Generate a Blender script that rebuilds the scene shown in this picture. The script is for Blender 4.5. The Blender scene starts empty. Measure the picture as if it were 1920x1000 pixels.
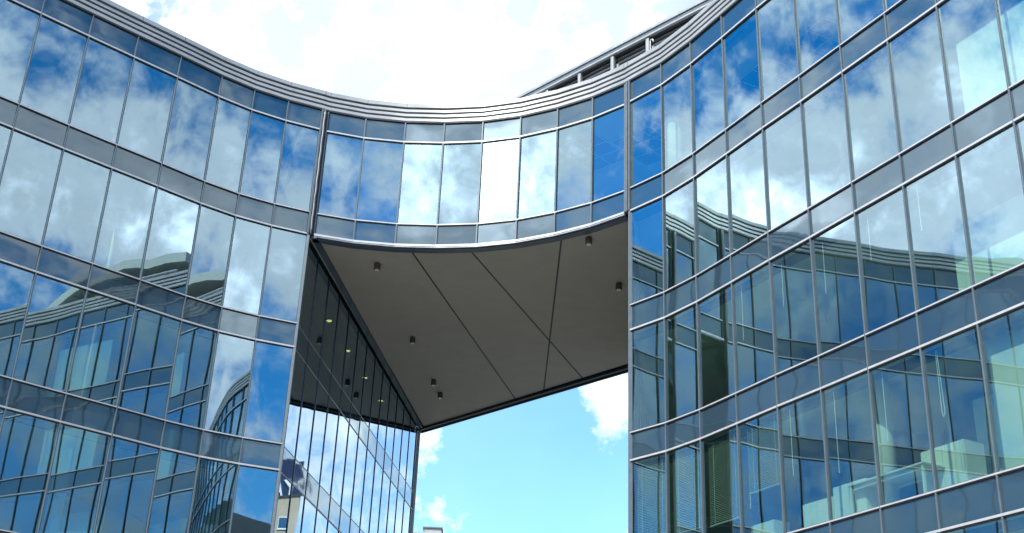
import bpy, bmesh, math, random
from mathutils import Vector, Matrix
random.seed(7)
R = math.radians
scene = bpy.context.scene
col = scene.collection

# ------------------------------------------------------------------ camera
PITCH, ROLL, EYE = R(25.2323), R(2.5109), 1.6
cam_d = bpy.data.cameras.new('camera'); cam = bpy.data.objects.new('camera', cam_d); col.objects.link(cam)
cam_d.sensor_fit = 'HORIZONTAL'; cam_d.sensor_width = 36; cam_d.lens = 43.858; cam_d.clip_end = 5000
r0 = Vector((1, 0, 0)); u0 = Vector((0, -math.sin(PITCH), math.cos(PITCH)))
rt = math.cos(ROLL)*r0 + math.sin(ROLL)*u0; up = -math.sin(ROLL)*r0 + math.cos(ROLL)*u0
bk = rt.cross(up)
cam.matrix_world = Matrix(((rt.x, up.x, bk.x, 0), (rt.y, up.y, bk.y, 0), (rt.z, up.z, bk.z, EYE), (0, 0, 0, 1)))
scene.camera = cam

# ------------------------------------------------------------------ sun and sky
SUN_DIR = Vector((-0.50, -0.66, 0.80)).normalized()
sun_d = bpy.data.lights.new('sun', 'SUN'); sun = bpy.data.objects.new('sun', sun_d); col.objects.link(sun)
sun_d.energy = 3.4; sun_d.angle = R(0.53); sun_d.color = (1.0, 0.95, 0.87)
sun.rotation_euler = SUN_DIR.to_track_quat('Z', 'Y').to_euler()
sun.location = (0, 0, 80)
scene.view_settings.view_transform = 'Standard'; scene.view_settings.look = 'None'
scene.view_settings.exposure = 1.05; scene.view_settings.gamma = 1.0
scene.cycles.use_denoising = True
scene.cycles.max_bounces = 10; scene.cycles.glossy_bounces = 5; scene.cycles.transparent_max_bounces = 16
scene.cycles.diffuse_bounces = 4; scene.cycles.caustics_reflective = False; scene.cycles.caustics_refractive = False
scene.cycles.sample_clamp_indirect = 6

class NT:
    """small helper to write node trees"""
    def __init__(self, tree): self.t = tree; self.n = tree.nodes; self.l = tree.links
    def new(self, typ, **kw):
        nd = self.n.new(typ)
        for k, v in kw.items(): setattr(nd, k, v)
        return nd
    def put(self, sock, v):
        if isinstance(v, bpy.types.NodeSocket): self.l.new(v, sock)
        elif v is not None: sock.default_value = v
    def math(self, op, a, b=None, c=None, clamp=False):
        nd = self.new('ShaderNodeMath', operation=op, use_clamp=clamp)
        for i, v in enumerate((a, b, c)): self.put(nd.inputs[i], v)
        return nd.outputs[0]
    def vmath(self, op, a, b=None):
        nd = self.new('ShaderNodeVectorMath', operation=op); self.put(nd.inputs[0], a); self.put(nd.inputs[1], b)
        return nd.outputs['Value'] if op in ('DOT_PRODUCT', 'LENGTH') else nd.outputs[0]
    def noise(self, vec, scale, detail=4, rough=.55, dist=0.0):
        nd = self.new('ShaderNodeTexNoise'); self.put(nd.inputs['Vector'], vec)
        nd.inputs['Scale'].default_value = scale; nd.inputs['Detail'].default_value = detail
        nd.inputs['Roughness'].default_value = rough; nd.inputs['Distortion'].default_value = dist
        return nd.outputs['Fac']
    def rng(self, v, a, b, c, d, smooth=False):
        nd = self.new('ShaderNodeMapRange'); nd.interpolation_type = 'SMOOTHSTEP' if smooth else 'LINEAR'
        self.put(nd.inputs[0], v)
        for i, x in enumerate((a, b, c, d)): nd.inputs[i+1].default_value = x
        return nd.outputs[0]
    def mixc(self, f, a, b):
        nd = self.new('ShaderNodeMix', data_type='RGBA'); self.put(nd.inputs[0], f); self.put(nd.inputs[6], a); self.put(nd.inputs[7], b)
        return nd.outputs[2]

world = bpy.data.worlds.new('World'); scene.world = world; world.use_nodes = True
world.node_tree.nodes.clear(); W = NT(world.node_tree)
sky = W.new('ShaderNodeTexSky', sky_type='NISHITA', sun_disc=False)
sky.sun_elevation = math.asin(SUN_DIR.z); sky.sun_rotation = math.atan2(SUN_DIR.x, SUN_DIR.y)
sky.air_density = 1.0; sky.dust_density = 0.4; sky.ozone_density = 2.0
hs = W.new('ShaderNodeHueSaturation'); hs.inputs['Saturation'].default_value = 1.52; hs.inputs['Hue'].default_value = .498; hs.inputs['Value'].default_value = 1.0
W.l.new(sky.outputs[0], hs.inputs['Color'])
dirv = W.vmath('NORMALIZE', W.new('ShaderNodeTexCoord').outputs['Generated'])
# where the cloud cover of that day is thick or broken: soft lobes round directions of the sky
K = 268.0
LOBES = [(0.737,-0.419,0.530,-0.18),(0.775,-0.380,0.505,-0.20),(0.799,-0.310,0.515,-0.17),(0.760,-0.429,0.488,0.38),(0.618,-0.601,0.506,-0.35),(0.492,-0.710,0.503,-0.23),(0.807,-0.409,0.426,0.48),(0.845,-0.328,0.423,0.48),(0.644,-0.640,0.419,0.52),(0.515,-0.745,0.424,0.28),(0.528,-0.760,0.378,0.08),(0.829,-0.419,0.371,-0.43),(0.664,-0.661,0.349,0.04),(0.541,-0.779,0.318,-0.15),(0.317,-0.804,0.503,-0.12),(0.079,-0.863,0.499,0.12),(-0.135,-0.852,0.505,.55),(-0.131,-0.878,0.461,0.22),(-0.312,-0.806,0.503,.75),(-0.525,-0.688,0.501,1.35),(-0.697,-0.512,0.502,0.80),(-0.779,-0.358,0.514,0.29),(-0.842,-0.152,0.518,-0.40),(-0.844,0.037,0.535,-0.02),(-0.796,0.270,0.542,-0.16),(-0.756,0.368,0.541,-0.47),(-0.754,0.280,0.595,0.08),(-0.772,0.232,0.591,-0.09),(-0.890,0.040,0.455,-0.33),(-0.838,0.284,0.466,0.82),(-0.794,0.382,0.472,0.75),(-0.804,0.217,0.554,0.18),(-0.803,0.167,0.572,-0.18),(-0.857,0.233,0.460,-0.69),(-0.855,0.185,0.486,0.52),(-0.237,0.788,0.568,0.10),(-0.157,0.818,0.553,0.06),(-0.075,0.819,0.569,0.12),(0.009,0.819,0.573,0.05),(0.071,0.806,0.587,0.10),(-0.040,0.957,0.286,-0.04),(0.023,0.951,0.308,-0.33),(0.081,0.942,0.326,0.48),(0.066,0.962,0.266,-0.32),(-0.046,0.970,0.237,0.31),(0.004,0.969,0.248,-0.35),(0.385,0.868,0.314,0.16),(0.371,0.888,0.272,0.06)]
acc = None
for x, y, z, w_ in LOBES:
    d_ = W.vmath('DOT_PRODUCT', dirv, (x, y, z))
    e_ = W.math('EXPONENT', W.math('MULTIPLY_ADD', d_, K, -K))
    acc = W.math('MULTIPLY_ADD', e_, w_, acc if acc is not None else 0.42)
n1 = W.noise(dirv, 23.0, 10, .63, .0)
n2 = W.noise(W.vmath('ADD', dirv, (3.1, 1.7, 5.2)), 5.0, 5, .5, .2)
dens = W.math('ADD', acc, W.math('MULTIPLY', W.math('SUBTRACT', n1, .5), 1.65))
dens = W.math('ADD', dens, W.math('MULTIPLY', W.math('SUBTRACT', n2, .5), .5))
cf = W.rng(dens, .16, .72, 0, 1, True)
# thin bright veil low in the sky beyond the building
veil = W.math('MULTIPLY', W.rng(W.vmath('DOT_PRODUCT', dirv, (0, .966, .26)), .80, .99, 0, .20, True), 1.0)
veil2 = W.rng(W.vmath('DOT_PRODUCT', dirv, (-.06, .80, .597)), .955, .990, 0, .60, True)
cf = W.math('MAXIMUM', W.math('MAXIMUM', cf, veil), W.math('MAXIMUM', veil2, W.rng(W.vmath('DOT_PRODUCT', dirv, (.38, .88, .285)), .982, .998, 0, .42, True)))
# thick parts of the clouds glow brighter than their thin veils
cx = W.rng(dens, .78, 1.6, 0, 1)
cb = W.math('MULTIPLY', W.math('MULTIPLY_ADD', W.math('MULTIPLY', cx, W.math('ADD', cx, .25)), 20.0, 5.4), W.rng(n2, .3, .7, .85, 1.15))
ccol = W.new('ShaderNodeCombineColor')
W.put(ccol.inputs[0], W.math('MULTIPLY', cb, .95)); W.put(ccol.inputs[1], W.math('MULTIPLY', cb, 1.0)); W.put(ccol.inputs[2], W.math('MULTIPLY', cb, 1.10))
bg = W.new('ShaderNodeBackground'); bg.inputs['Strength'].default_value = 0.15
W.l.new(W.mixc(cf, hs.outputs[0], ccol.outputs[0]), bg.inputs['Color'])
W.l.new(bg.outputs[0], W.new('ShaderNodeOutputWorld').inputs[0])

# ------------------------------------------------------------------ materials
def mat(name):
    m = bpy.data.materials.new(name); m.use_nodes = True; m.node_tree.nodes.clear()
    t = NT(m.node_tree); out = t.new('ShaderNodeOutputMaterial'); return m, t, out

def plain(name, c, rough=.6, metal=0.0, var=.12, scale=3.0, bump=0.0, bscale=40.0, spec=.5):
    """a surface with slight uneven tone and roughness"""
    m, t, out = mat(name); b = t.new('ShaderNodeBsdfPrincipled')
    co = t.new('ShaderNodeTexCoord').outputs['Object']
    n = t.noise(co, scale, 5, .6)
    k = t.rng(n, .3, .7, 1-var, 1+var)
    mx = t.new('ShaderNodeVectorMath', operation='SCALE'); mx.inputs[0].default_value = c; t.put(mx.inputs['Scale'], k)
    t.put(b.inputs['Base Color'], mx.outputs[0]); b.inputs['Metallic'].default_value = metal
    b.inputs['Specular IOR Level'].default_value = spec
    t.put(b.inputs['Roughness'], t.rng(n, .3, .7, max(.02, rough*.85), min(1, rough*1.15)))
    if bump:
        bp = t.new('ShaderNodeBump'); bp.inputs['Strength'].default_value = bump; bp.inputs['Distance'].default_value = .01
        t.put(bp.inputs['Height'], t.noise(co, bscale, 4, .6)); t.l.new(bp.outputs[0], b.inputs['Normal'])
    t.l.new(b.outputs[0], out.inputs[0]); return m

def glass(name, refl, trans, f0, wav=.10):
    m, t, out = mat(name)
    co = t.new('ShaderNodeTexCoord').outputs['Object']
    bp = t.new('ShaderNodeBump'); bp.inputs['Strength'].default_value = wav; bp.inputs['Distance'].default_value = .02
    t.put(bp.inputs['Height'], t.noise(co, 1.1, 2, .4))
    lw = t.new('ShaderNodeLayerWeight'); lw.inputs['Blend'].default_value = .5
    fac = t.math('MULTIPLY_ADD', t.math('POWER', lw.outputs['Facing'], 3.2), 1-f0, f0)
    g = t.new('ShaderNodeBsdfGlossy'); g.inputs['Roughness'].default_value = .012
    # faint dust on the panes
    du = t.rng(t.noise(co, .7, 5, .65), .35, .75, .94, 1.03)
    sc = t.new('ShaderNodeVectorMath', operation='SCALE'); sc.inputs[0].default_value = refl; t.put(sc.inputs['Scale'], du)
    t.put(g.inputs['Color'], sc.outputs[0])
    t.l.new(bp.outputs[0], g.inputs['Normal'])
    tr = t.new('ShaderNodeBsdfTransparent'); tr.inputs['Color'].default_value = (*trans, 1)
    mx = t.new('ShaderNodeMixShader'); t.put(mx.inputs[0], fac); t.l.new(tr.outputs[0], mx.inputs[1]); t.l.new(g.outputs[0], mx.inputs[2])
    t.l.new(mx.outputs[0], out.inputs[0]); return m

def spandrel_mat(name, base, refl, f0):
    m, t, out = mat(name)
    co = t.new('ShaderNodeTexCoord').outputs['Object']
    mp = t.new('ShaderNodeMapping'); mp.inputs['Scale'].default_value = (1, 1, 2.2); t.l.new(co, mp.inputs[0])
    bp = t.new('ShaderNodeBump'); bp.inputs['Strength'].default_value = .014; bp.inputs['Distance'].default_value = .02
    t.put(bp.inputs['Height'], t.noise(mp.outputs[0], 1.9, 2, .5, .6))
    d = t.new('ShaderNodeBsdfDiffuse'); d.inputs['Color'].default_value = (*base, 1)
    g = t.new('ShaderNodeBsdfGlossy'); g.inputs['Color'].default_value = (*refl, 1); g.inputs['Roughness'].default_value = .03
    t.l.new(bp.outputs[0], g.inputs['Normal'])
    lw = t.new('ShaderNodeLayerWeight'); lw.inputs['Blend'].default_value = .5
    fac = t.math('MULTIPLY_ADD', t.math('POWER', lw.outputs['Facing'], 3.2), 1-f0, f0)
    mx = t.new('ShaderNodeMixShader'); t.put(mx.inputs[0], fac); t.l.new(d.outputs[0], mx.inputs[1]); t.l.new(g.outputs[0], mx.inputs[2])
    t.l.new(mx.outputs[0], out.inputs[0]); return m

def lamp_mat(name, c, s):
    m, t, out = mat(name); e = t.new('ShaderNodeEmission'); e.inputs[0].default_value = (*c, 1); e.inputs[1].default_value = s
    t.l.new(e.outputs[0], out.inputs[0]); return m

M = dict(
    glass=glass('facade_glass', (.64, .88, 1.0), (.58, .80, .70), .365, .008),
    dimglass=glass('dimmed_facade_glass', (.66, .86, 1.0), (.13, .19, .18), .43, .008),  # facade glass with the darkness of the rooms behind put into its tint
    spandrel=spandrel_mat('spandrel_glass', (.028, .054, .078), (.68, .84, .88), .14),
    rail=plain('aluminium_rail', (.50, .51, .52), .38, .35, .08, 5),
    mullion=plain('aluminium_mullion', (.085, .115, .14), .45, .1, .10, 5),
    fin=plain('dark_fin', (.018, .024, .032), .35, .2, .1, 5),
    gasket=plain('black_gasket', (.012, .014, .017), .6, 0, .1, 8),
    cornice=plain('cornice_cladding', (.34, .355, .355), .42, .35, .10, 1.2, .05, 6),
    soffit=plain('soffit_plaster', (.34, .322, .285), .9, 0, .07, 1.6, .25, 60),
    trim=plain('navy_trim', (.022, .034, .055), .35, .2, .1, 6),
    roof=plain('roof_membrane', (.32, .33, .34), .8, 0, .15, 1.5),
    louvre=plain('louvre_metal', (.34, .35, .345), .45, .35, .10, 3),
    canopy=plain('canopy_plaster', (.46, .50, .46), .8, 0, .08, 2),
    slab=plain('white_ceiling', (.42, .44, .42), .9, 0, .05, 2),
    core=plain('interior_wall', (.24, .27, .26), .9, 0, .06, 1),
    white=plain('white_partition', (.68, .70, .67), .85, 0, .04, 2),
    column=plain('plaster_column', (.50, .51, .50), .85, 0, .04, 2),
    blindbox=plain('blind_cassette', (.10, .13, .16), .5, .2, .08, 5),
    blind=plain('blind_slat', (.42, .44, .42), .6, .1, .06, 4),
    cord=plain('white_cord', (.80, .82, .80), .7, 0, .05, 9),
    grille=plain('ceiling_grille', (.08, .11, .15), .6, 0, .1, 4),
    desk=plain('desk_laminate', (.70, .72, .68), .5, 0, .05, 4),
    beige=plain('beige_render', (.50, .41, .30), .9, 0, .10, .6, .2, 8),
    pale=plain('pale_render', (.62, .57, .48), .9, 0, .08, .6, .2, 8),
    lampbody=plain('lamp_housing', (.085, .088, .08), .5, .4, .1, 9),
    lens=plain('lamp_lens', (.55, .56, .55), .25, 0, .05, 9),
    navy=plain('navy_sign', (.014, .030, .10), .5, 0, .1, 1),
    letter=plain('white_letters', (.82, .83, .84), .5, 0, .03, 1),
    darkroof=plain('dark_roof', (.05, .06, .065), .8, 0, .2, .8),
    street=plain('asphalt', (.05, .05, .052), .9, 0, .2, .9, .3, 25),
    plaza=plain('stone_paving', (.34, .33, .31), .85, 0, .15, .5, .2, 12),
    kerb=plain('kerb_stone', (.36, .35, .33), .85, 0, .1, 2),
    trunk=plain('bark', (.075, .055, .04), .95, 0, .3, 4, .6, 12),
    leaf=plain('leaves', (.035, .075, .022), .8, 0, .45, .7),
    hill=plain('hill_woods', (.03, .055, .022), .95, 0, .5, .05),
    pipedark=plain('grey_pipe', (.16, .165, .17), .35, .5, .1, 5),
    pipe=plain('white_pipe', (.60, .61, .62), .35, .2, .05, 9),
    down=lamp_mat('downlight_glow', (1.0, .86, .30), 5.0),
    win=glass('house_glass', (.55, .70, .80), (.10, .12, .13), .35, .05),
)

# ------------------------------------------------------------------ mesh helpers
class MB:
    def __init__(s): s.v = []; s.f = []
    def quad(s, a, b, c, d):
        i = len(s.v); s.v += [tuple(a), tuple(b), tuple(c), tuple(d)]; s.f.append((i, i+1, i+2, i+3))
    def box(s, c, ax, ay, az, hx, hy, hz):
        """box by centre, three unit axes and half sizes"""
        c, ax, ay, az = Vector(c), Vector(ax), Vector(ay), Vector(az); i = len(s.v)
        for k in (-1, 1):
            for j in (-1, 1):
                for h in (-1, 1): s.v.append(tuple(c + ax*hx*h + ay*hy*j + az*hz*k))
        for q in ((0, 2, 3, 1), (4, 5, 7, 6), (0, 1, 5, 4), (2, 6, 7, 3), (0, 4, 6, 2), (1, 3, 7, 5)): s.f.append(tuple(i+x for x in q))
        return s
    def abox(s, x0, x1, y0, y1, z0, z1):
        return s.box(((x0+x1)/2, (y0+y1)/2, (z0+z1)/2), (1, 0, 0), (0, 1, 0), (0, 0, 1), abs(x1-x0)/2, abs(y1-y0)/2, abs(z1-z0)/2)
    def sweep(s, rings, close=True, caps=True):
        """rings: list of equal-length point lists joined in order"""
        n = len(rings[0]); i0 = len(s.v)
        for r_ in rings: s.v += [tuple(p) for p in r_]
        for a in range(len(rings)-1):
            for k in range(n if close else n-1):
                k2 = (k+1) % n; s.f.append((i0+a*n+k, i0+a*n+k2, i0+(a+1)*n+k2, i0+(a+1)*n+k))
        if caps and close:
            s.f.append(tuple(i0+k for k in range(n))[::-1]); s.f.append(tuple(i0+(len(rings)-1)*n+k for k in range(n)))
        return s
    def tube(s, pts, rad, seg=10, caps=True):
        rings = []; pts = [Vector(p) for p in pts]
        for i, p in enumerate(pts):
            d = (pts[min(i+1, len(pts)-1)] - pts[max(i-1, 0)]).normalized()
            a = d.cross(Vector((0, 0, 1)) if abs(d.z) < .9 else Vector((1, 0, 0))).normalized(); b = d.cross(a)
            rr = rad[i] if isinstance(rad, (list, tuple)) else rad
            rings.append([p + (a*math.cos(2*math.pi*k/seg) + b*math.sin(2*math.pi*k/seg))*rr for k in range(seg)])
        return s.sweep(rings, True, caps)
    def prism(s, poly, z0, z1):
        n = len(poly); i = len(s.v)
        s.v += [(p[0], p[1], z0) for p in poly] + [(p[0], p[1], z1) for p in poly]
        for k in range(n): s.f.append((i+k, i+(k+1) % n, i+n+(k+1) % n, i+n+k))
        s.f.append(tuple(i+k for k in range(n))[::-1]); s.f.append(tuple(i+n+k for k in range(n)))
        return s
    def build(s, name, m, parent=None, smooth=False, bevel=0):
        me = bpy.data.meshes.new(name); me.from_pydata(s.v, [], s.f); me.materials.append(m)
        bm = bmesh.new(); bm.from_mesh(me)
        big = [f for f in bm.faces if len(f.verts) > 4]
        if big: bmesh.ops.triangulate(bm, faces=big)
        bmesh.ops.recalc_face_normals(bm, faces=bm.faces)
        bm.to_mesh(me); bm.free()
        if smooth: me.polygons.foreach_set('use_smooth', [True]*len(me.polygons))
        o = bpy.data.objects.new(name, me); col.objects.link(o)
        if parent is not None:
            o.parent = parent; o.matrix_parent_inverse = Matrix.Translation(-parent.location)
        if bevel:
            b = o.modifiers.new('bevel', 'BEVEL'); b.width = bevel; b.segments = 2; b.limit_method = 'ANGLE'
        return o

def tag(o, label, cat, group=None):
    o['label'] = label; o['category'] = cat
    if group: o['group'] = group
    return o
def thing(name, loc, label, cat, group=None):
    o = bpy.data.objects.new(name, None); o.location = loc; o.empty_display_size = .3; col.objects.link(o)
    return tag(o, label, cat, group)
def structure(o): o['kind'] = 'structure'; return o
def stuff(o): o['kind'] = 'stuff'; return o

def V2(p): return Vector((p[0], p[1]))
def offs(pts, o):
    """polyline moved sideways by o (towards its right-hand side when walked along), mitred"""
    P = [V2(p) for p in pts]; out = []
    for i, p in enumerate(P):
        ns = []
        if i > 0: e = (P[i]-P[i-1]).normalized(); ns.append(Vector((e.y, -e.x)))
        if i < len(P)-1: e = (P[i+1]-P[i]).normalized(); ns.append(Vector((e.y, -e.x)))
        n = ns[0] if len(ns) == 1 else (ns[0]+ns[1])/(1+ns[0].dot(ns[1]))
        out.append(p + n*o)
    return out
def normals(pts):
    a = offs(pts, 1.0); return [(x-V2(p)).normalized() for x, p in zip(a, pts)]
def run(mb, pts, prof, i0=0, i1=None):
    """sweep a profile of (outward, z) along the facade line; i0..i1 cuts a stretch out of the mitred run"""
    i1 = len(pts)-1 if i1 is None else i1
    lines = [offs(pts, o) for o, z in prof]
    mb.sweep([[(lines[k][i].x, lines[k][i].y, prof[k][1]) for k in range(len(prof))] for i in range(i0, i1+1)]); return mb
def band(pts, o0, o1, z0, z1, i0=0, i1=None, mb=None):
    return run(mb or MB(), pts, [(o0, z0), (o1, z0), (o1, z1), (o0, z1)], i0, i1)

# ------------------------------------------------------------------ plan of the building (metres, camera above the origin)
A = [(-6.071,33.126),(-7.088,32.695),(-8.040,32.159),(-8.909,31.487),(-9.921,30.547),(-10.939,29.629),(-11.960,28.697),(-12.968,27.747)]
B = [(-5.916,33.209),(-4.777,33.523),(-3.540,33.655),(-2.311,33.610),(-1.100,33.420),(0.075,33.035),(1.191,32.463),(2.208,31.773),(3.099,30.963)]
C = [(3.205,30.825),(4.022,29.860),(4.701,28.749),(5.350,27.478),(6.005,26.172),(6.662,24.924),(7.313,23.638),(7.969,22.367),(8.619,21.089),(9.271,19.801)]
AD = Vector((-.7354, -.6777)); CD = Vector((.4548, -.8906))
for k in range(1, 11): A.append(tuple(V2(A[7]) + AD*1.381*k))
for k in range(1, 5): C.append(tuple(V2(C[9]) + CD*1.432*k))
a_ = V2(C[-1])
for ang in (-60, -57, -55, -53, -52, -51, -50, -50, -50, -50):
    a_ = a_ + Vector((math.cos(R(ang)), math.sin(R(ang))))*1.43; C.append(tuple(a_))
D = (-3.650, 51.400)                  # far corner of the glass wall that closes the passage
E_ = (5.10, 42.10)                    # the bridge's straight back meets the right wing here
LV = [22.319, 21.592, 18.715, 17.992, 15.119, 14.393, 11.538, 10.803, 7.952, 7.223, 4.350, 3.620, 0.12]
LEFT = list(reversed(A))              # walked left to right so that the outward side faces the court
PASS = [tuple(V2(A[0]) + (V2(D)-V2(A[0]))*min(1, (k*1.3795)/18.433)) for k in range(0, 14)] + [D]
RIGHT = C
WHOLE = LEFT + B + RIGHT              # one mitred line for the cornice
NA, NB, NC = len(LEFT), len(B), len(RIGHT)

# ------------------------------------------------------------------ ground
g = MB(); g.quad((-2500, -2500, -.06), (2500, -2500, -.06), (2500, 2500, -.06), (-2500, 2500, -.06))
structure(g.build('ground', plain('far_ground', (.10, .11, .07), .95, 0, .4, .02)))
structure(MB().prism([(-45, -8), (45, -8), (45, 70), (-45, 70)], -.05, 0.0).build('plaza', M['plaza']))
structure(MB().abox(-90, 90, -22, -9, -.055, -.02).build('road', M['street']))
structure(MB().abox(-90, 90, -8.9, -8.6, -.05, .1).build('kerb', M['kerb']))

# ------------------------------------------------------------------ facade parts
WAVE = random.Random(3)
def pane(name, a, b, z0, z1, m, parent, inset=.03, bulge=.0013, tilt=.0022, gap=.02):
    """one glazing unit between two mullions: a slightly bowed and slightly tilted sheet with smooth normals"""
    a, b = V2(a), V2(b); e = (b-a); L = e.length; e = e/L; n = Vector((e.y, -e.x))
    a = a + e*gap; L -= 2*gap
    t0, t1, bl = WAVE.uniform(-tilt, tilt), WAVE.uniform(-tilt, tilt), WAVE.uniform(-.4, 1)*bulge
    q0, q1 = WAVE.uniform(-1, 1)*bulge*.5, WAVE.uniform(-1, 1)*bulge*.5
    nx, nz = 6, 8; vs, fs = [], []
    for j in range(nz+1):
        for i in range(nx+1):
            u, v = i/nx, j/nz
            o = -inset + t0*(u-.5) + t1*(v-.5) + bl*math.sin(math.pi*u)*math.sin(math.pi*v) + q0*math.sin(2*math.pi*u)*math.sin(math.pi*v) + q1*math.sin(2*math.pi*v)*math.sin(math.pi*u)
            p = a + e*(L*u) + n*o; vs.append((p.x, p.y, z0 + (z1-z0)*v))
    for j in range(nz):
        for i in range(nx):
            k = j*(nx+1)+i; fs.append((k, k+1, k+nx+2, k+nx+1))
    return vs, fs, name, m, parent
def put_pane(*args, **kw):
    vs, fs, name, m, parent = pane(*args, **kw)
    me = bpy.data.meshes.new(name); me.from_pydata(vs, [], fs); me.materials.append(m)
    me.polygons.foreach_set('use_smooth', [True]*len(me.polygons))
    o = bpy.data.objects.new(name, me); col.objects.link(o); o.parent = parent; o.matrix_parent_inverse = Matrix.Translation(-parent.location)
    return o
def put_panes(name, lst, m, parent):
    """panes that the picture shows only in reflections, in one sheet"""
    V, F = [], []
    for vs, fs, *_ in lst:
        i = len(V); V += vs; F += [tuple(i+x for x in f) for f in fs]
    me = bpy.data.meshes.new(name); me.from_pydata(V, [], F); me.materials.append(m)
    me.polygons.foreach_set('use_smooth', [True]*len(me.polygons))
    o = bpy.data.objects.new(name, me); col.objects.link(o); o.parent = parent; o.matrix_parent_inverse = Matrix.Translation(-parent.location)
    return stuff(o)

ROWS = [(1, 2), (3, 4), (5, 6), (7, 8), (9, 10), (11, 12)]
SPAN = [(0, 1), (2, 3), (4, 5), (6, 7), (8, 9), (10, 11)]
def facade(pts, parent, shown, rows, spans, gm='glass'):
    """glazing and spandrels of one straight or bent front"""
    hw, hs_ = [], []
    for i in range(len(pts)-1):
        for r_, (t, b) in enumerate(rows):
            args = ('window', pts[i], pts[i+1], LV[b]+.02, LV[t]-.03, M[gm], parent)
            if shown(i, t): put_pane(*args)
            else: hw.append(pane(*args))
        for t, b in spans:
            args = ('spandrel_panel', pts[i], pts[i+1], LV[b]+.03, LV[t]-.02, M['spandrel'], parent)
            kw = dict(inset=.025, bulge=.0016, tilt=.0028)
            if shown(i, t): put_pane(*args, **kw)
            else: hs_.append(pane(*args, **kw))
    if hw: put_panes('window', hw, M[gm], parent)
    if hs_: put_panes('spandrel_panel', hs_, M['spandrel'], parent)
def rails(pts, parent, levels, head=.023, sill=.016, out=.024, m='rail'):
    for k in levels:
        h = head if k % 2 else sill
        if k == 12 or k == 0: continue
        band(pts, -.05, out, LV[k]-h, LV[k]+h).build('transom', M[m], parent)
        g_ = band(pts, -.052, out-.012, LV[k]-h-.022, LV[k]-h-.001)
        band(pts, -.052, out-.012, LV[k]+h+.001, LV[k]+h+.010, mb=g_)
        g_.build('gasket', M['gasket'], parent)
def mullions(pts, parent, idx, z0, z1, w=.0185, o0=-.06, o1=.024, m='mullion'):
    ns = normals(pts)
    for i in idx:
        p = V2(pts[i]); n = ns[i]; t = Vector((-n.y, n.x)); c = p + n*((o0+o1)/2)
        mb = MB().box((c.x, c.y, (z0+z1)/2), (t.x, t.y, 0), (n.x, n.y, 0), (0, 0, 1), w, (o1-o0)/2, (z1-z0)/2)
        mb.build('mullion', M[m], parent, bevel=.006)
L0 = LV[0]
CORN = [(-.25, L0+.015), (.022, L0+.015), (.034, L0+.03), (.030, L0+.125), (.015, L0+.135), (-.04, L0+.14), (-.04, L0+.19), (.038, L0+.195), (.034, L0+.285), (.018, L0+.295), (-.04, L0+.30), (-.04, L0+.35),
        (.042, L0+.355), (.038, L0+.445), (.02, L0+.455), (-.04, L0+.46), (-.04, L0+.51), (.06, L0+.515), (.06, L0+.645), (.04, L0+.66), (-.25, L0+.67)]
def cornice(parent, i0, i1):
    o = run(MB(), WHOLE, CORN, i0, i1).build('cornice', M['cornice'], parent, smooth=True)
    o.data.set_sharp_from_angle(angle=R(20))
    band(WHOLE, -.05, .03, L0-.03, L0+.013, i0, i1).build('gasket', M['gasket'], parent)
    # butt joints of the coping sheets
    sm = MB(); cl = offs(WHOLE, .0605); nn = normals(WHOLE)
    for i in range(i0, i1+1):
        n = nn[i]; sm.box((cl[i].x, cl[i].y, L0+.58), (-n.y, n.x, 0), (n.x, n.y, 0), (0, 0, 1), .005, .0012, .064)
    sm.build('coping_joint', M['gasket'], parent)

# ---------- left wing
left = thing('office_building', (-9, 32, 0), 'left office wing with mirrored windows and a glazed end wall along the open passage', 'building', 'wings of the curved glass office')
facade(LEFT, left, lambda i, t: i >= NA-10 and t <= 8, ROWS, SPAN)
facade(PASS, left, lambda i, t: t in (3, 4, 5, 6) or (t == 7 and i < 4), ROWS[1:], SPAN[2:], 'dimglass')
rails(LEFT, left, range(1, 12)); rails(PASS, left, range(4, 12), .013, .011, -.016, 'louvre')
mullions(LEFT, left, range(NA-1), 0, L0)
mullions(PASS, left, range(1, len(PASS)-1), 0, LV[3]-.12, .018, -.06, -.006, 'fin')
cornice(left, 0, NA-1)
n_ = normals(LEFT)[-1]; p_ = V2(A[0]) - n_*.03
MB().box((p_.x+.02, p_.y, LV[3]/2), (1, 0, 0), (0, 1, 0), (0, 0, 1), .045, .045, LV[3]/2-.02).build('corner_post', M['mullion'], left, bevel=.01)
MB().box((A[0][0]-.02, A[0][1]-.01, (LV[3]+L0)/2), (n_.y, -n_.x, 0), (n_.x, n_.y, 0), (0, 0, 1), .03, .06, (L0-LV[3])/2-.01).build('corner_post', M['mullion'], left, bevel=.006)
MB().box((D[0], D[1], LV[3]/2), (1, 0, 0), (0, 1, 0), (0, 0, 1), .05, .05, LV[3]/2-.14).build('corner_post', M['rail'], left, bevel=.01)
inL = [tuple(p) for p in offs(LEFT + PASS[1:], -.14)]
BL = (-34.0, 29.7); polyL = inL + [BL]
rdown = []
for k, (t, b) in enumerate(SPAN):
    MB().prism(polyL, LV[b]+.10, LV[t]-.04).build('floor_slab', M['slab'], left)
MB().prism([tuple(p) for p in offs(LEFT, -.28)] + [D, BL], L0+.05, L0+.40).build('roof', M['roof'], left)
q0_, q1_ = offs(PASS, -2.3)[1], offs(PASS, -2.3)[13]
MB().prism([q0_, q1_, q1_ - Vector((.2, 0)), q0_ - Vector((.2, 0))], LV[12], L0).build('interior_wall', M['blindbox'], left)  # added dark wall that keeps daylight of the front rooms off the passage glazing
core = offs(LEFT + PASS[1:], -6.5)
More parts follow.
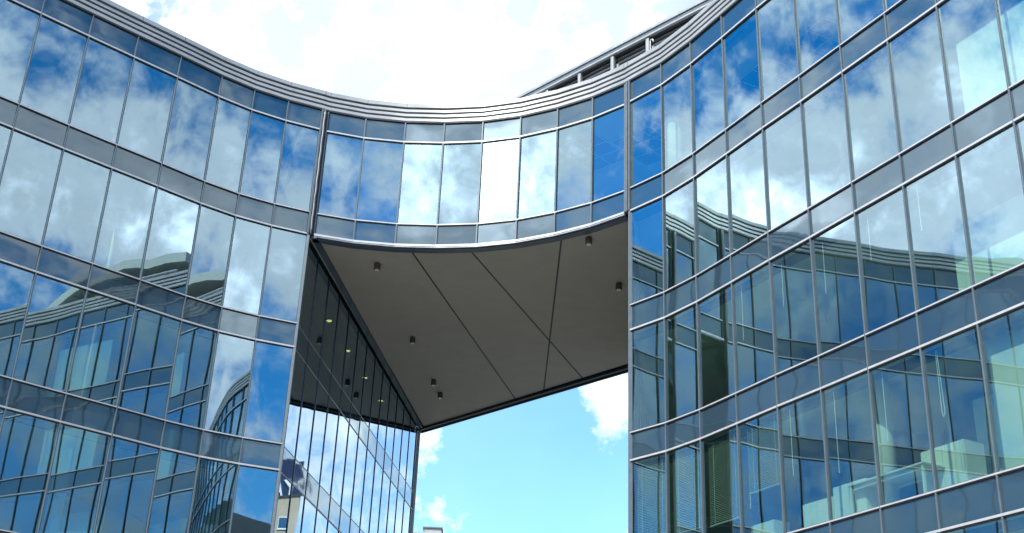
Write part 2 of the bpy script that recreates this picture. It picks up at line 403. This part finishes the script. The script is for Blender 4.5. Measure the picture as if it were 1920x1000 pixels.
MB().sweep([[(p.x, p.y, 0), (p.x, p.y, L0), (q.x, q.y, L0), (q.x, q.y, 0)] for p, q in ((core[i], offs(LEFT+PASS[1:], -6.75)[i]) for i in (0, 6, 10, NA+3, NA+13))]).build('interior_wall', M['core'], left)
MB().sweep([[(D[0]-.2, D[1]-.15, 0), (D[0]-.2, D[1]-.15, L0), (D[0]-.4, D[1], L0), (D[0]-.4, D[1], 0)], [(BL[0], BL[1], 0), (BL[0], BL[1], L0), (BL[0]-.2, BL[1]+.2, L0), (BL[0]-.2, BL[1]+.2, 0)]]).build('back_wall', M['core'], left)
for i in (1, 5, 9, 13):
    q = offs(LEFT, -2.6)[i]
    MB().tube([(q.x, q.y, 0), (q.x, q.y, L0)], .22, 16).build('column', M['column'], left, smooth=True)
for i in (3, 7):
    q = offs(PASS, -1.2)[i]
    MB().tube([(q.x, q.y, 0), (q.x, q.y, LV[3])], .2, 16).build('column', M['column'], left, smooth=True)
band(LEFT, -.30, -.18, LV[7]-.20, LV[7]-.04).build('blind_box', M['blindbox'], left)
band(LEFT, -.30, -.18, LV[5]-.20, LV[5]-.04).build('blind_box', M['blindbox'], left)
# small roof-light hump on the far roof of the left wing, met only in reflections
hump = MB(); hp = offs(LEFT, -.9); hb = offs(LEFT, -3.2)
ring = []
for i, zt in ((NA-9, 23.05), (NA-10, 23.45), (NA-11, 23.7), (NA-12, 23.6), (NA-13, 23.2), (NA-14, 23.05)):
    p, q = hp[i], hb[i]; ring.append([(p.x, p.y, zt-.42), (q.x, q.y, zt-.42), (q.x, q.y, zt), (p.x, p.y, zt)])
hump.sweep(ring).build('roof_canopy', M['canopy'], left)

# ---------- right wing
right = thing('office_building', (8, 26, 0), 'right glass office wing with straight mirrored facade and louvred roof storey set behind its cornice', 'building', 'wings of the curved glass office')
facade(RIGHT, right, lambda i, t: i <= 9 and t <= 9, ROWS, SPAN)
rails(RIGHT, right, range(1, 12))
mullions(RIGHT, right, range(1, NC), 0, L0)
cornice(right, NA+NB, NA+NB+NC-1)
PR = [C[0]] + [tuple(V2(C[0]) + (V2(E_)-V2(C[0]))*(k/8)) for k in range(1, 9)]
PRr = list(reversed(PR))
facade(PRr, right, lambda i, t: False, ROWS[1:], SPAN[2:])
mullions(PRr, right, range(1, 8), 0, LV[3]-.12, .03, -.06, .10, 'fin')
MB().box((C[0][0]+.03, C[0][1]+.01, LV[3]/2), (1, 0, 0), (0, 1, 0), (0, 0, 1), .055, .055, LV[3]/2-.02).build('corner_post', M['mullion'], right, bevel=.01)
n_ = normals(RIGHT)[0]
MB().box((C[0][0]+.02, C[0][1]-.02, (LV[3]+L0)/2), (n_.y, -n_.x, 0), (n_.x, n_.y, 0), (0, 0, 1), .03, .06, (L0-LV[3])/2-.01).build('corner_post', M['mullion'], right, bevel=.006)
Ce = V2(C[-1]); BR1 = (Ce.x+11, Ce.y+9); BR2 = (15.0, 42.0)
inR = [tuple(p) for p in offs(PRr[:-1] + RIGHT, -.14)]
polyR = inR + [BR1, BR2]
for k, (t, b) in enumerate(SPAN):
    MB().prism(polyR, LV[b]+.10, LV[t]-.04).build('floor_slab', M['slab'], right)
MB().prism([tuple(p) for p in offs(RIGHT, -.28)] + [BR1, BR2, E_], L0+.05, L0+.40).build('roof', M['roof'], right)
cr, cr2 = offs(RIGHT, -6.0), offs(RIGHT, -6.25)
MB().sweep([[(p.x, p.y, 0), (p.x, p.y, L0), (q.x, q.y, L0), (q.x, q.y, 0)] for p, q in ((cr[i], cr2[i]) for i in (2, 4, 6, 7))]).build('interior_wall', M['core'], right)
MB().sweep([[(p[0], p[1], 0), (p[0], p[1], L0), (p[0]+.25, p[1]+.05, L0), (p[0]+.25, p[1]+.05, 0)] for p in (BR1, BR2, E_)]).build('back_wall', M['core'], right)
def fp(i, fr, depth):
    """point behind panel i of the right wing, fr along it, depth metres in"""
    a, b = V2(RIGHT[i]), V2(RIGHT[i+1]); e = (b-a).normalized(); n = Vector((e.y, -e.x))
    return a + (b-a)*fr - n*depth, e, n
for i, fr, k0, k1 in ((0, .72, 2, 1), (5, .5, 8, 7), (9, .6, 8, 7), (13, .5, 12, 0), (17, .5, 12, 0)):
    q, e, n = fp(i, fr, .95)
    MB().tube([(q.x, q.y, LV[k0]-.05), (q.x, q.y, LV[k1]+.11)], .22, 18).build('column', M['column'], right, smooth=True)
for k in (1, 3, 5, 7, 9):
    band(RIGHT, -.34, -.20, LV[k]-.21, LV[k]-.05).build('blind_box', M['blindbox'], right)
# white inner partitions that catch the light
def partition(i0, f0, i1, f1, depth, z0, z1):
    p, e, n = fp(i0, f0, depth); q, e2, n2 = fp(i1, f1, depth)
    b = [(p.x, p.y), (q.x, q.y), (q.x - n2.x*.12, q.y - n2.y*.12), (p.x - n.x*.12, p.y - n.y*.12)]
    MB().prism(b, z0, z1).build('partition', M['white'], right)
partition(7, .85, 9, .95, .5, LV[2]-.03, LV[2]+2.25)
partition(7, .90, 9, .95, .6, LV[4]-.03, LV[4]+2.2)
partition(6, .97, 9, .95, 1.3, LV[6]-.03, LV[6]+2.2)
partition(6, .60, 7, .60, 1.9, LV[8]-.03, LV[8]+2.3)
partition(7, .85, 9, .95, .42, LV[8]-.03, LV[7]+.12)
# dark grilles let into the top-floor ceilings
def grille(cx, cy, ang, parent, hx=.75, hy=.95):
    c, s = math.cos(ang), math.sin(ang); z = LV[1]+.085
    MB().box((cx, cy, z), (c, s, 0), (-s, c, 0), (0, 0, 1), hx, hy, .012).build('ceiling_grille', M['grille'], parent)
    fr = MB()
    for k in (-1, -.02, .02+.96):
        fr.box((cx + c*hx*k, cy + s*hx*k, z-.017), (c, s, 0), (-s, c, 0), (0, 0, 1), .016, hy, .006)
    for k in (-1, -.33, .33, 1):
        fr.box((cx - s*hy*k, cy + c*hy*k, z-.027), (-s, c, 0), (c, s, 0), (0, 0, 1), .016, hx, .006)
    fr.build('grille_frame', M['white'], parent)
grille(4.55, 31.9, R(35), right); grille(7.0, 29.6, R(25), right); grille(8.1, 27.7, R(25), right); grille(9.6, 27.0, R(25), right)
# venetian blinds on the third floor next to the passage
def blind(i, f0, f1, ztop, zbot, depth=.16):
    p, e, n = fp(i, f0, depth); q, _, _ = fp(i, f1, depth); mb = MB(); z = ztop
    c = (p+q)/2; L = (q-p).length/2
    while z > zbot:
        tl = Vector((n.x*.77, n.y*.77, -.64)); nn = Vector((n.x*.64, n.y*.64, .77))
        mb.box((c.x, c.y, z), (e.x, e.y, 0), tl, nn, L, .022, .0015); z -= .042
    mb.box((c.x, c.y, zbot), (e.x, e.y, 0), (n.x, n.y, 0), (0, 0, 1), L, .022, .012)
    b = mb.build('venetian_blind', M['blind'], right)
    cm = MB()
    for f in (.18, .82):
        s_ = p + (q-p)*f + n*.03; cm.tube([(s_.x, s_.y, ztop), (s_.x, s_.y, zbot)], .004, 5)
    cm.build('blind_cord', M['cord'], b)
T7 = LV[7]-.12
blind(0, .10, .95, T7, T7-1.85); blind(1, .06, .96, T7, T7-1.95); blind(2, .06, .95, T7, T7-2.0); blind(3, .10, .94, T7, T7-1.55)
for i, fr, ln in ((4, .14, 1.5), (5, .13, 1.75), (6, .13, 1.45), (7, .14, 1.35), (3, .1, 1.9)):
    for row, kk in ((7, 1.0), (5, .75)):
        q, e, n = fp(i, fr, .17); z = LV[row]-.1
        loop = i == 7 and row == 7
        pts = [(q.x, q.y, z), (q.x, q.y, z-ln*kk)]
        if loop:
            w = .07; pts = [(q.x, q.y, z)] + [(q.x + e.x*x_, q.y + e.y*x_, z-ln+dz) for x_, dz in ((0, .1), (.02, .02), (w/2, 0), (w-.01, .04), (w, .15))] + [(q.x + e.x*.03, q.y + e.y*.03, z)]
        MB().tube(pts, .007, 6).build('blind_cord', M['cord'], right)
# louvred roof storey, straight where the front is bent
RS = Vector((-.14, 35.49)); RD = Vector((.688, -.7257)); RN = Vector((RD.y, -RD.x))
def rl(t, o): p = RS + RD*t + RN*o; return p
def rbox(name, m, t0, t1, o0, o1, z0, z1, bevel=0):
    a, b, c, d = rl(t0, o0), rl(t1, o0), rl(t1, o1), rl(t0, o1)
    return MB().prism([a, b, c, d], z0, z1).build(name, m, right, bevel=bevel)
ZR = 24.6
rbox('roof_edge', M['louvre'], -7, 8.2, -.10, .02, ZR-.10, ZR, .008)
rbox('roof_edge', M['blindbox'], -7, 8.2, -.16, -.02, ZR-.225, ZR-.102)
rbox('roof_edge', M['louvre'], -7, 8.2, -.10, .0, ZR-.29, ZR-.227, .006)
rbox('roof', M['blindbox'], -7, 8.2, -5.5, -.17, ZR-.22, ZR-.02)  # dark colour stands in for the shade under the overhang
for t in (1.435, 2.875, 4.27, 5.69, 8.1):
    mb = MB(); a = rl(t, -.10); mb.box((a.x, a.y, (LV[0]+ZR-.3)/2), (RD.x, RD.y, 0), (RN.x, RN.y, 0), (0, 0, 1), .055, .055, (ZR-.3-LV[0])/2)
    mb.build('roof_post', M['louvre'], right, bevel=.008)
    b_ = rl(t+.13, -.20); MB().box((b_.x, b_.y, (LV[0]+ZR-.6)/2), (RD.x, RD.y, 0), (RN.x, RN.y, 0), (0, 0, 1), .035, .035, (ZR-.6-LV[0])/2).build('roof_post', M['louvre'], right)
lou = MB(); z = LV[0]+.40
while z < ZR-.30:
    a, b = rl(-7, -.34), rl(8.2, -.34); a2, b2 = rl(-7, -.24), rl(8.2, -.24); a3, b3 = rl(-7, -.28), rl(8.2, -.28)
    lou.sweep([[(a.x, a.y, z), (a2.x, a2.y, z), (a3.x, a3.y, z+.085), (a.x, a.y, z+.085)], [(b.x, b.y, z), (b2.x, b2.y, z), (b3.x, b3.y, z+.085), (b.x, b.y, z+.085)]]); z += .15
lou.build('louvre_screen', M['louvre'], right)
rbox('louvre_backing', M['gasket'], -7, 8.2, -.45, -.36, LV[0]+.4, ZR-.23)
# bent-over vent pipe beside one post
q = rl(5.86, .0); pp = [(q.x, q.y, LV[0]+.5), (q.x, q.y, ZR-.55)]
for k in range(1, 9):
    a = math.pi*k/8; x_ = .055*(1-math.cos(a)); pp.append((q.x + RD.x*x_, q.y + RD.y*x_, ZR-.55 + .06*math.sin(a)))
pp.append((pp[-1][0], pp[-1][1], pp[-1][2]-.06))
MB().tube(pp, .017, 10).build('vent_pipe', M['pipe'], right, smooth=True)
# undulating roof canopy further along, met only in reflections
prof = [(3.6, 23.9), (4.6, 24.0), (5.7, 23.95), (7, 24.3), (8, 24.45), (9, 24.35), (10, 24.1), (10.8, 23.9), (11.6, 23.55), (12.4, 23.12), (13.0, 22.9), (14, 22.6)]
rg, rk = [], []
def cp(s, o):
    base = V2(C[2]) + CD*s; n = Vector((CD.y, -CD.x)); return base + n*o
for s_, zt in prof:
    p, q = cp(s_, -.05), cp(s_, -4.5); th = .42 if s_ < 12 else .36
    rg.append([(p.x, p.y, zt-th), (q.x, q.y, zt-th), (q.x, q.y, zt), (p.x, p.y, zt)])
MB().sweep(rg).build('roof_canopy', M['canopy'], right)
a, b = cp(3.6, -1.6), cp(12.3, -1.6); a2, b2 = cp(3.6, -1.8), cp(12.3, -1.8)
MB().prism([a, b, b2, a2], L0+.3, 22.95).build('penthouse_wall', M['grille'], right)
rr_ = MB()
for s_ in (4.5, 6.5, 8.5, 10.5):
    p = cp(s_, -.5); rr_.tube([(p.x, p.y, L0+.6), (p.x, p.y, 23.3)], .035, 8)
a, b = cp(4.0, -.12), cp(9.5, -.12); rr_.tube([(a.x, a.y, 23.17), (b.x, b.y, 23.17)], .05, 8)
rr_.build('handrail', M['rail'], right)

# ---------- bridge
bridge = thing('bridge_building', (-1, 38, LV[3]), 'curved glass bridge storey spanning the gap between the two office wings', 'bridge')
facade(B, bridge, lambda i, t: True, ROWS[:1], SPAN[:2])
rails(B, bridge, (1, 2))
band(B, -.02, .055, LV[3]-.03, LV[3]+.035).build('transom', M['rail'], bridge)
band(B, -.02, .04, LV[3]-.062, LV[3]-.04).build('transom', M['rail'], bridge)
mullions(B, bridge, range(NB), LV[3]+.036, L0, .024)
cornice(bridge, NA-1, NA+NB)
inB = [tuple(p) for p in offs(B, -.10)]
polyB = [(-6.05, 33.32)] + inB + [(3.30, 31.0), E_, (-3.62, 51.35)]
polyT = [(-6.26, 33.25)] + inB + [(3.42, 30.98), (5.30, 42.1), (-3.86, 51.35)]
MB().prism(polyT, LV[3]+.02, LV[2]-.044).build('floor_slab', M['slab'], bridge)
MB().prism(polyT, LV[1]+.096, L0-.044).build('floor_slab', M['slab'], bridge)
MB().prism([tuple(p) for p in offs(B, -.28)] + [E_, (-3.62, 51.35)], L0+.05, L0+.38).build('roof', M['roof'], bridge)
# underside of the bridge: plaster field, dark edge strip, three joints
sof = [tuple(p) for p in offs(B, -.30)]
wp0, wp1 = V2(A[0]) + Vector((.20, .15)), V2(D) + Vector((.20, -.30))
polyS = [(wp0.x+.05, wp0.y+.10)] + sof[1:-1] + [(3.25, 31.2), (5.0, 41.7), (E_[0]-.22, E_[1]-.08), (wp1.x, wp1.y)]
MB().prism(polyS, LV[3]-.04, LV[3]+.015).build('soffit', M['soffit'], bridge)
MB().prism(polyB, LV[3]-.005, LV[3]+.012).build('soffit_backing', M['gasket'], bridge)
band(B, -.26, -.03, LV[3]-.11, LV[3]-.045).build('soffit_trim', M['trim'], bridge)
def plank(name, m, p, q, w, z0, z1, side=0):
    p, q = V2(p), V2(q); e = (q-p).normalized(); n = Vector((e.y, -e.x))
    return MB().prism([p + n*(w+side), q + n*(w+side), q - n*(w-side), p - n*(w-side)], z0, z1).build(name, m, bridge)
plank('soffit_trim', M['trim'], (A[0][0]+.17, A[0][1]+.05), (D[0]+.10, D[1]-.05), .09, LV[3]-.11, LV[3]-.045)
bd = (V2(E_)-V2(D)).normalized()
plank('soffit_trim', M['trim'], V2(D)-bd*.05, E_, .10, LV[3]-.15, LV[3]-.045)
plank('soffit_trim', M['gasket'], V2(D)-bd*.05, E_, .04, LV[3]-.20, LV[3]-.151, -.13)
for p, q in (((-3.05, 33.95), (.16, 46.20)), ((-1.25, 33.76), (2.62, 43.72)), ((1.41, 32.66), (1.44, 44.92))):
    p, q = V2(p), V2(q); dd = (q-p).normalized(); nb = Vector((bd.y, -bd.x))      # run each joint right up to the far edge strip
    q = p + dd*(((V2(D)-p).dot(nb) + .12)/dd.dot(nb))
    plank('soffit_joint', M['gasket'], p, q, .027, LV[3]-.046, LV[3]-.0405)
# back of the bridge
MB().prism([V2(D), V2(E_), V2(E_)+Vector((.2, .2)), V2(D)+Vector((.2, .2))], LV[3]-.13, L0).build('back_wall', M['core'], bridge)
grille(2.4, 33.9, R(-42), bridge); grille(4.05, 33.4, R(-42), bridge)
# movement joints where the bridge meets the wings
zz = [LV[3]-.02 + (L0-LV[3])*k/24 for k in range(25)]
MB().tube([(-6.0 + .006*math.sin(k*1.7), 33.10 + .004*math.sin(k*2.3+1), zq) for k, zq in enumerate(zz)], .036, 12).build('downpipe', M['pipedark'], bridge, smooth=True)
MB().box((-5.985, 33.22, (LV[3]+L0)/2), (.88, .47, 0), (-.47, .88, 0), (0, 0, 1), .12, .03, (L0-LV[3])/2).build('joint_cover', M['gasket'], bridge)
MB().box((3.19, 30.94, (LV[3]+L0)/2), (.62, -.78, 0), (.78, .62, 0), (0, 0, 1), .12, .02, (L0-LV[3])/2-.01).build('joint_cover', M['gasket'], bridge)  # wide backing added to keep sunlight from leaking through the gap
MB().box((3.16, 30.90, (LV[3]+L0)/2), (.62, -.78, 0), (.78, .62, 0), (0, 0, 1), .035, .05, (L0-LV[3])/2-.01).build('joint_cover', M['pipedark'], bridge, bevel=.006)

# ------------------------------------------------------------------ lamps under the bridge
LAMPS = [(-4.15, 34.88, 'soffit lamp nearest the left end of the curved front edge'), (-3.38, 40.88, 'soffit lamp halfway along the dark glass end wall, alone'),
         (-2.80, 45.17, 'upper of the two soffit lamps close together near the far left corner'), (-2.60, 46.62, 'lower of the two soffit lamps close together near the far left corner'),
         (2.20, 32.47, 'soffit lamp right of the steep joint, below the curved front edge'), (3.37, 35.57, 'soffit lamp closest to the right wing corner')]
for x, y, lb in LAMPS:
    zc = LV[3]-.04
    lp = thing('ceiling_lamp', (x, y, zc), 'small dark cylindrical ' + lb, 'lamp', 'lamps under the bridge')
    MB().tube([(x, y, zc+.003), (x, y, zc-.035), (x, y, zc-.036), (x, y, zc-.23), (x, y, zc-.24)], [.07, .07, .10, .10, .092], 20).build('lamp_housing', M['lampbody'], lp)
    MB().tube([(x, y, zc-.2405), (x, y, zc-.248)], [.078, .074], 20).build('lamp_lens', M['lens'], lp, smooth=False)
for x, y, lb in ((-6.24, 39.97, 'nearest and largest'), (-5.88, 42.76, 'second'), (-5.50, 45.60, 'third'), (-5.08, 48.24, 'farthest and smallest')):
    zc = LV[3]+.095
    lp = thing('downlight', (x, y, zc), 'yellow glowing downlight behind the dark end wall, %s of four' % lb, 'lamp', 'lit downlights behind the end wall')
    MB().tube([(x, y, zc), (x, y, zc-.03)], [.13, .12], 16).build('lamp_ring', M['lampbody'], lp)
    MB().tube([(x, y, zc-.031), (x, y, zc-.05)], [.095, .08], 16).build('lamp_glow', M['down'], lp)

# ------------------------------------------------------------------ furniture behind the third-floor windows of the right wing
def fbox(mb, i, fr, depth, w, d, z0, z1):
    p, e, n = fp(i, fr, depth); mb.box((p.x, p.y, (z0+z1)/2), (e.x, e.y, 0), (n.x, n.y, 0), (0, 0, 1), w/2, d/2, (z1-z0)/2); return p
zf = LV[8]-.04
def cabinet(i, fr, depth, w, d, h, lb):
    p, e, n = fp(i, fr, depth); t = thing('cabinet', (p.x, p.y, zf), lb, 'cabinet', 'pale cabinets behind the windows')
    mb = MB(); fbox(mb, i, fr, depth, w, d, zf, zf+h); mb.build('carcass', M['desk'], t, bevel=.01)
    mb = MB(); q, e, n = fp(i, fr, depth - d/2 - .011)
    for s in (-1, 1): mb.box((q.x + e.x*s*w/4, q.y + e.y*s*w/4, zf+h/2), (e.x, e.y, 0), (n.x, n.y, 0), (0, 0, 1), w/4-.006, .01, h/2-.02)
    mb.build('door', M['desk'], t, bevel=.004)
cabinet(6, .55, 1.25, 1.10, .55, 1.25, 'large pale cabinet standing before the white partition at the right')
cabinet(4, .99, .85, .95, .5, .95, 'pale cabinet left of the white table')
cabinet(4, .35, .75, .9, .45, .75, 'low pale cabinet left of the white column')
cabinet(3, .10, .7, .8, .45, .62, 'lowest pale cabinet behind the fourth window from the passage')
pt, e, n = fp(5, .85, .75)
tb = thing('table', (pt.x, pt.y, zf), 'white table with slim square legs standing behind the window beside the large cabinet', 'table')
mb = MB(); mb.box((pt.x, pt.y, zf+.80), (e.x, e.y, 0), (n.x, n.y, 0), (0, 0, 1), 1.05, .38, .018); mb.build('tabletop', M['white'], tb, bevel=.005)
mb = MB()
for s in (-1, 1): mb.box((pt.x + n.x*s*.30, pt.y + n.y*s*.30, zf+.73), (e.x, e.y, 0), (n.x, n.y, 0), (0, 0, 1), 1.0, .015, .03)
mb.build('apron', M['white'], tb)
for sx in (-1, 1):
    for sy in (-1, 1):
        MB().box((pt.x + e.x*sx*1.0 + n.x*sy*.33, pt.y + e.y*sx*1.0 + n.y*sy*.33, zf+.39), (e.x, e.y, 0), (n.x, n.y, 0), (0, 0, 1), .025, .025, .39).build('leg', M['white'], tb)

# ------------------------------------------------------------------ buildings around
def windows(parent, x0, x1, y, z0, dz, nz, nx, w, h, face=-1):
    for j in range(nz):
        for i in range(nx):
            x = x0 + (x1-x0)*(i+.5)/nx; z = z0 + dz*j
            f = MB(); 
            for s in (-1, 1): f.abox(x+s*(w/2)-.06, x+s*(w/2)+.06, y, y+face*.08, z-h/2-.06, z+h/2+.06)
            for s in (-1, 1): f.abox(x-w/2+.061, x+w/2-.061, y, y+face*.08, z+s*(h/2)-.06, z+s*(h/2)+.06)
            f.abox(x-w/2-.15, x+w/2+.15, y+face*.001, y+face*.16, z-h/2-.16, z-h/2-.065)
            o = f.build('window', M['letter'], parent)
            p = MB(); p.abox(x-w/2+.06, x+w/2-.06, y+face*.005, y+face*.03, z-h/2+.06, z+h/2-.06); p.build('pane', M['win'], o)
# distant pale house whose roof just shows in the bottom of the gap
hz = 29.62
house = thing('apartment_building', (-14, 128, 0), 'pale distant building whose flat roof edge just shows at the bottom of the gap', 'building')
MB().abox(-24, -5.75, 120, 134, 0, hz-.55).build('wall', M['pale'], house)
MB().abox(-24.25, -5.5, 119.75, 134.2, hz-.549, hz-.25).build('roof', M['louvre'], house)
MB().abox(-7.35, -5.72, 120.1, 124, hz-.249, hz+.22).build('stair_head', M['louvre'], house)
MB().abox(-7.5, -5.6, 119.95, 124.1, hz+.221, hz+.34).build('roof', M['blindbox'], house)
windows(house, -23, -6.5, 120, 2.2, 3.2, 8, 5, 1.3, 1.5)
# beige tower with a roof sign, met as a mirror image in the end wall
TX, TY, TZ = 48.7, 152.0, 43.0
tower = thing('tower_building', (TX, TY, 0), 'narrow beige tower block carrying a white lettered navy roof sign', 'building')
MB().prism([(TX-1.6, TY), (TX+9, TY), (TX+13.6, TY+10), (TX+3.0, TY+10)], 0, TZ).build('wall', M['beige'], tower)
MB().prism([(TX-1.75, TY-.15), (TX+9.15, TY-.15), (TX+13.75, TY+10.1), (TX+3.0, TY+10.1)], TZ+.001, TZ+.3).build('roof', M['darkroof'], tower)
windows(tower, TX-1.2, TX+8.6, TY, TZ-3.4, -3.2, 4, 4, 1.2, 1.5)
sg = thing('roof_sign', (TX, TY, TZ), 'navy roof sign board with white letters on the beige tower', 'sign')
MB().abox(TX-1.3, TX+8.8, TY+1.0, TY+1.25, TZ+.4, TZ+5.2).build('sign_board', M['navy'], sg)
def letters(txt, x, y, z, size, m, parent):
    cu = bpy.data.curves.new('lettering', 'FONT'); cu.body = txt; cu.size = size; cu.extrude = .12; cu.offset = .02
    tmp = bpy.data.objects.new('lettering', cu); col.objects.link(tmp)
    bpy.context.view_layer.update()
    me = bpy.data.meshes.new_from_object(tmp.evaluated_get(bpy.context.evaluated_depsgraph_get()))
    col.objects.unlink(tmp); bpy.data.objects.remove(tmp)
    me.materials.clear(); me.materials.append(m)
    me.transform(Matrix.Translation((x, y, z)) @ Matrix.Rotation(R(90), 4, 'X'))
    o = bpy.data.objects.new('lettering', me); col.objects.link(o); o.parent = parent; o.matrix_parent_inverse = Matrix.Translation(-parent.location)
letters('YAR', TX-1.2, TY+.8, TZ+.35, 3.4, M['letter'], sg)
# houses across the street behind the camera
def block(x0, x1, y0, y1, h, wall, roofm, lb, nx, nz):
    t = thing('street_house', ((x0+x1)/2, (y0+y1)/2, 0), lb, 'house')
    MB().abox(x0, x1, y0, y1, 0, h).build('wall', wall, t)
    yc = (y0+y1)/2; e = .5
    MB().sweep([[(x, y0-e, h+.01), (x, y1+e, h+.01), (x, yc+2, h+3.2), (x, yc-2, h+3.2)] for x in (x0-e, x1+e)]).build('roof', roofm, t)
    windows(t, x0+1, x1-1, y1, 2.5, 3.3, nz, nx, 1.3, 1.7, 1)
block(18, 40, -40, -27, 24.5, M['pale'], M['darkroof'], 'dark roofed street house behind the viewer, tallest of the row', 6, 5)
block(-6, 12, -44, -30, 14, M['beige'], M['darkroof'], 'lower beige street house behind the viewer', 5, 4)
block(-40, -14, -44, -30, 16, M['pale'], M['darkroof'], 'long pale street house behind the viewer on the left', 7, 4)

# ------------------------------------------------------------------ trees and hills behind the camera
def tree(x, y, h, rad, seed, lb):
    rg_ = random.Random(seed); t = thing('broadleaf_tree', (x, y, 0), lb, 'tree', 'street trees')
    mb = MB(); mb.tube([(x, y, -.05), (x+.05, y, h*.25), (x+.15, y+.1, h*.5), (x+.1, y+.2, h*.8)], [.32, .25, .17, .05], 10)
    for k in range(7):
        a = rg_.uniform(0, 6.28); z = h*rg_.uniform(.32, .6); L = rad*rg_.uniform(.5, .85)
        mb.tube([(x+.1, y+.1, z), (x+math.cos(a)*L*.5, y+math.sin(a)*L*.5, z+L*.45), (x+math.cos(a)*L, y+math.sin(a)*L, z+L*.9)], [.11, .07, .02], 6)
    mb.build('trunk', M['trunk'], t, smooth=True)
    cl = []
    for k in range(34):
        a = rg_.uniform(0, 6.28); q = rg_.random()**.5; zz_ = rg_.uniform(-1, 1); rr = rad*q*math.sqrt(max(.05, 1-zz_*zz_))
        cl.append((x+math.cos(a)*rr, y+math.sin(a)*rr, h*.66+zz_*h*.34, rad*rg_.uniform(.2, .36)))
    V, F = [], []
    for cx, cy, cz, cr_ in cl:
        for k in range(110):
            d = Vector((rg_.gauss(0, 1), rg_.gauss(0, 1), rg_.gauss(0, .8))).normalized()*cr_*rg_.uniform(.55, 1.05)
            c = Vector((cx, cy, cz)) + d; u = Vector((rg_.gauss(0, 1), rg_.gauss(0, 1), rg_.gauss(0, 1))).normalized(); w = u.orthogonal().normalized(); s = rg_.uniform(.10, .2)
            i = len(V); V += [tuple(c-u*s), tuple(c+w*s*.6), tuple(c+u*s), tuple(c-w*s*.6)]; F.append((i, i+1, i+2, i+3))
    me = bpy.data.meshes.new('crown'); me.from_pydata(V, [], F); me.materials.append(M['leaf'])
    o = bpy.data.objects.new('crown', me); col.objects.link(o); o.parent = t; o.matrix_parent_inverse = Matrix.Translation(-t.location)
tree(21, -6.5, 15, 4.5, 1, 'tall dark street tree nearest the end of the right wing')
tree(30, -8.0, 13, 4.0, 2, 'dark street tree farther along the kerb to the right')
tree(-12, -7.5, 12, 3.8, 3, 'street tree at the kerb on the left behind the viewer')
hm = MB(); rg_ = random.Random(9); rings = []
for k in range(61):
    a = R(95 + 170*k/60); hh = 38 + 14*math.sin(k*.31) + 9*math.sin(k*.83+1) + rg_.uniform(-1.5, 1.5)
    dx, dy = math.sin(a), math.cos(a)
    rings.append([(dx*r_, dy*r_, z_) for r_, z_ in ((200, -1), (260, hh*.5), (330, hh), (420, hh*.6), (600, -1))])
hm.sweep(rings, False, False); structure(hm.build('hills', M['hill'], smooth=True))
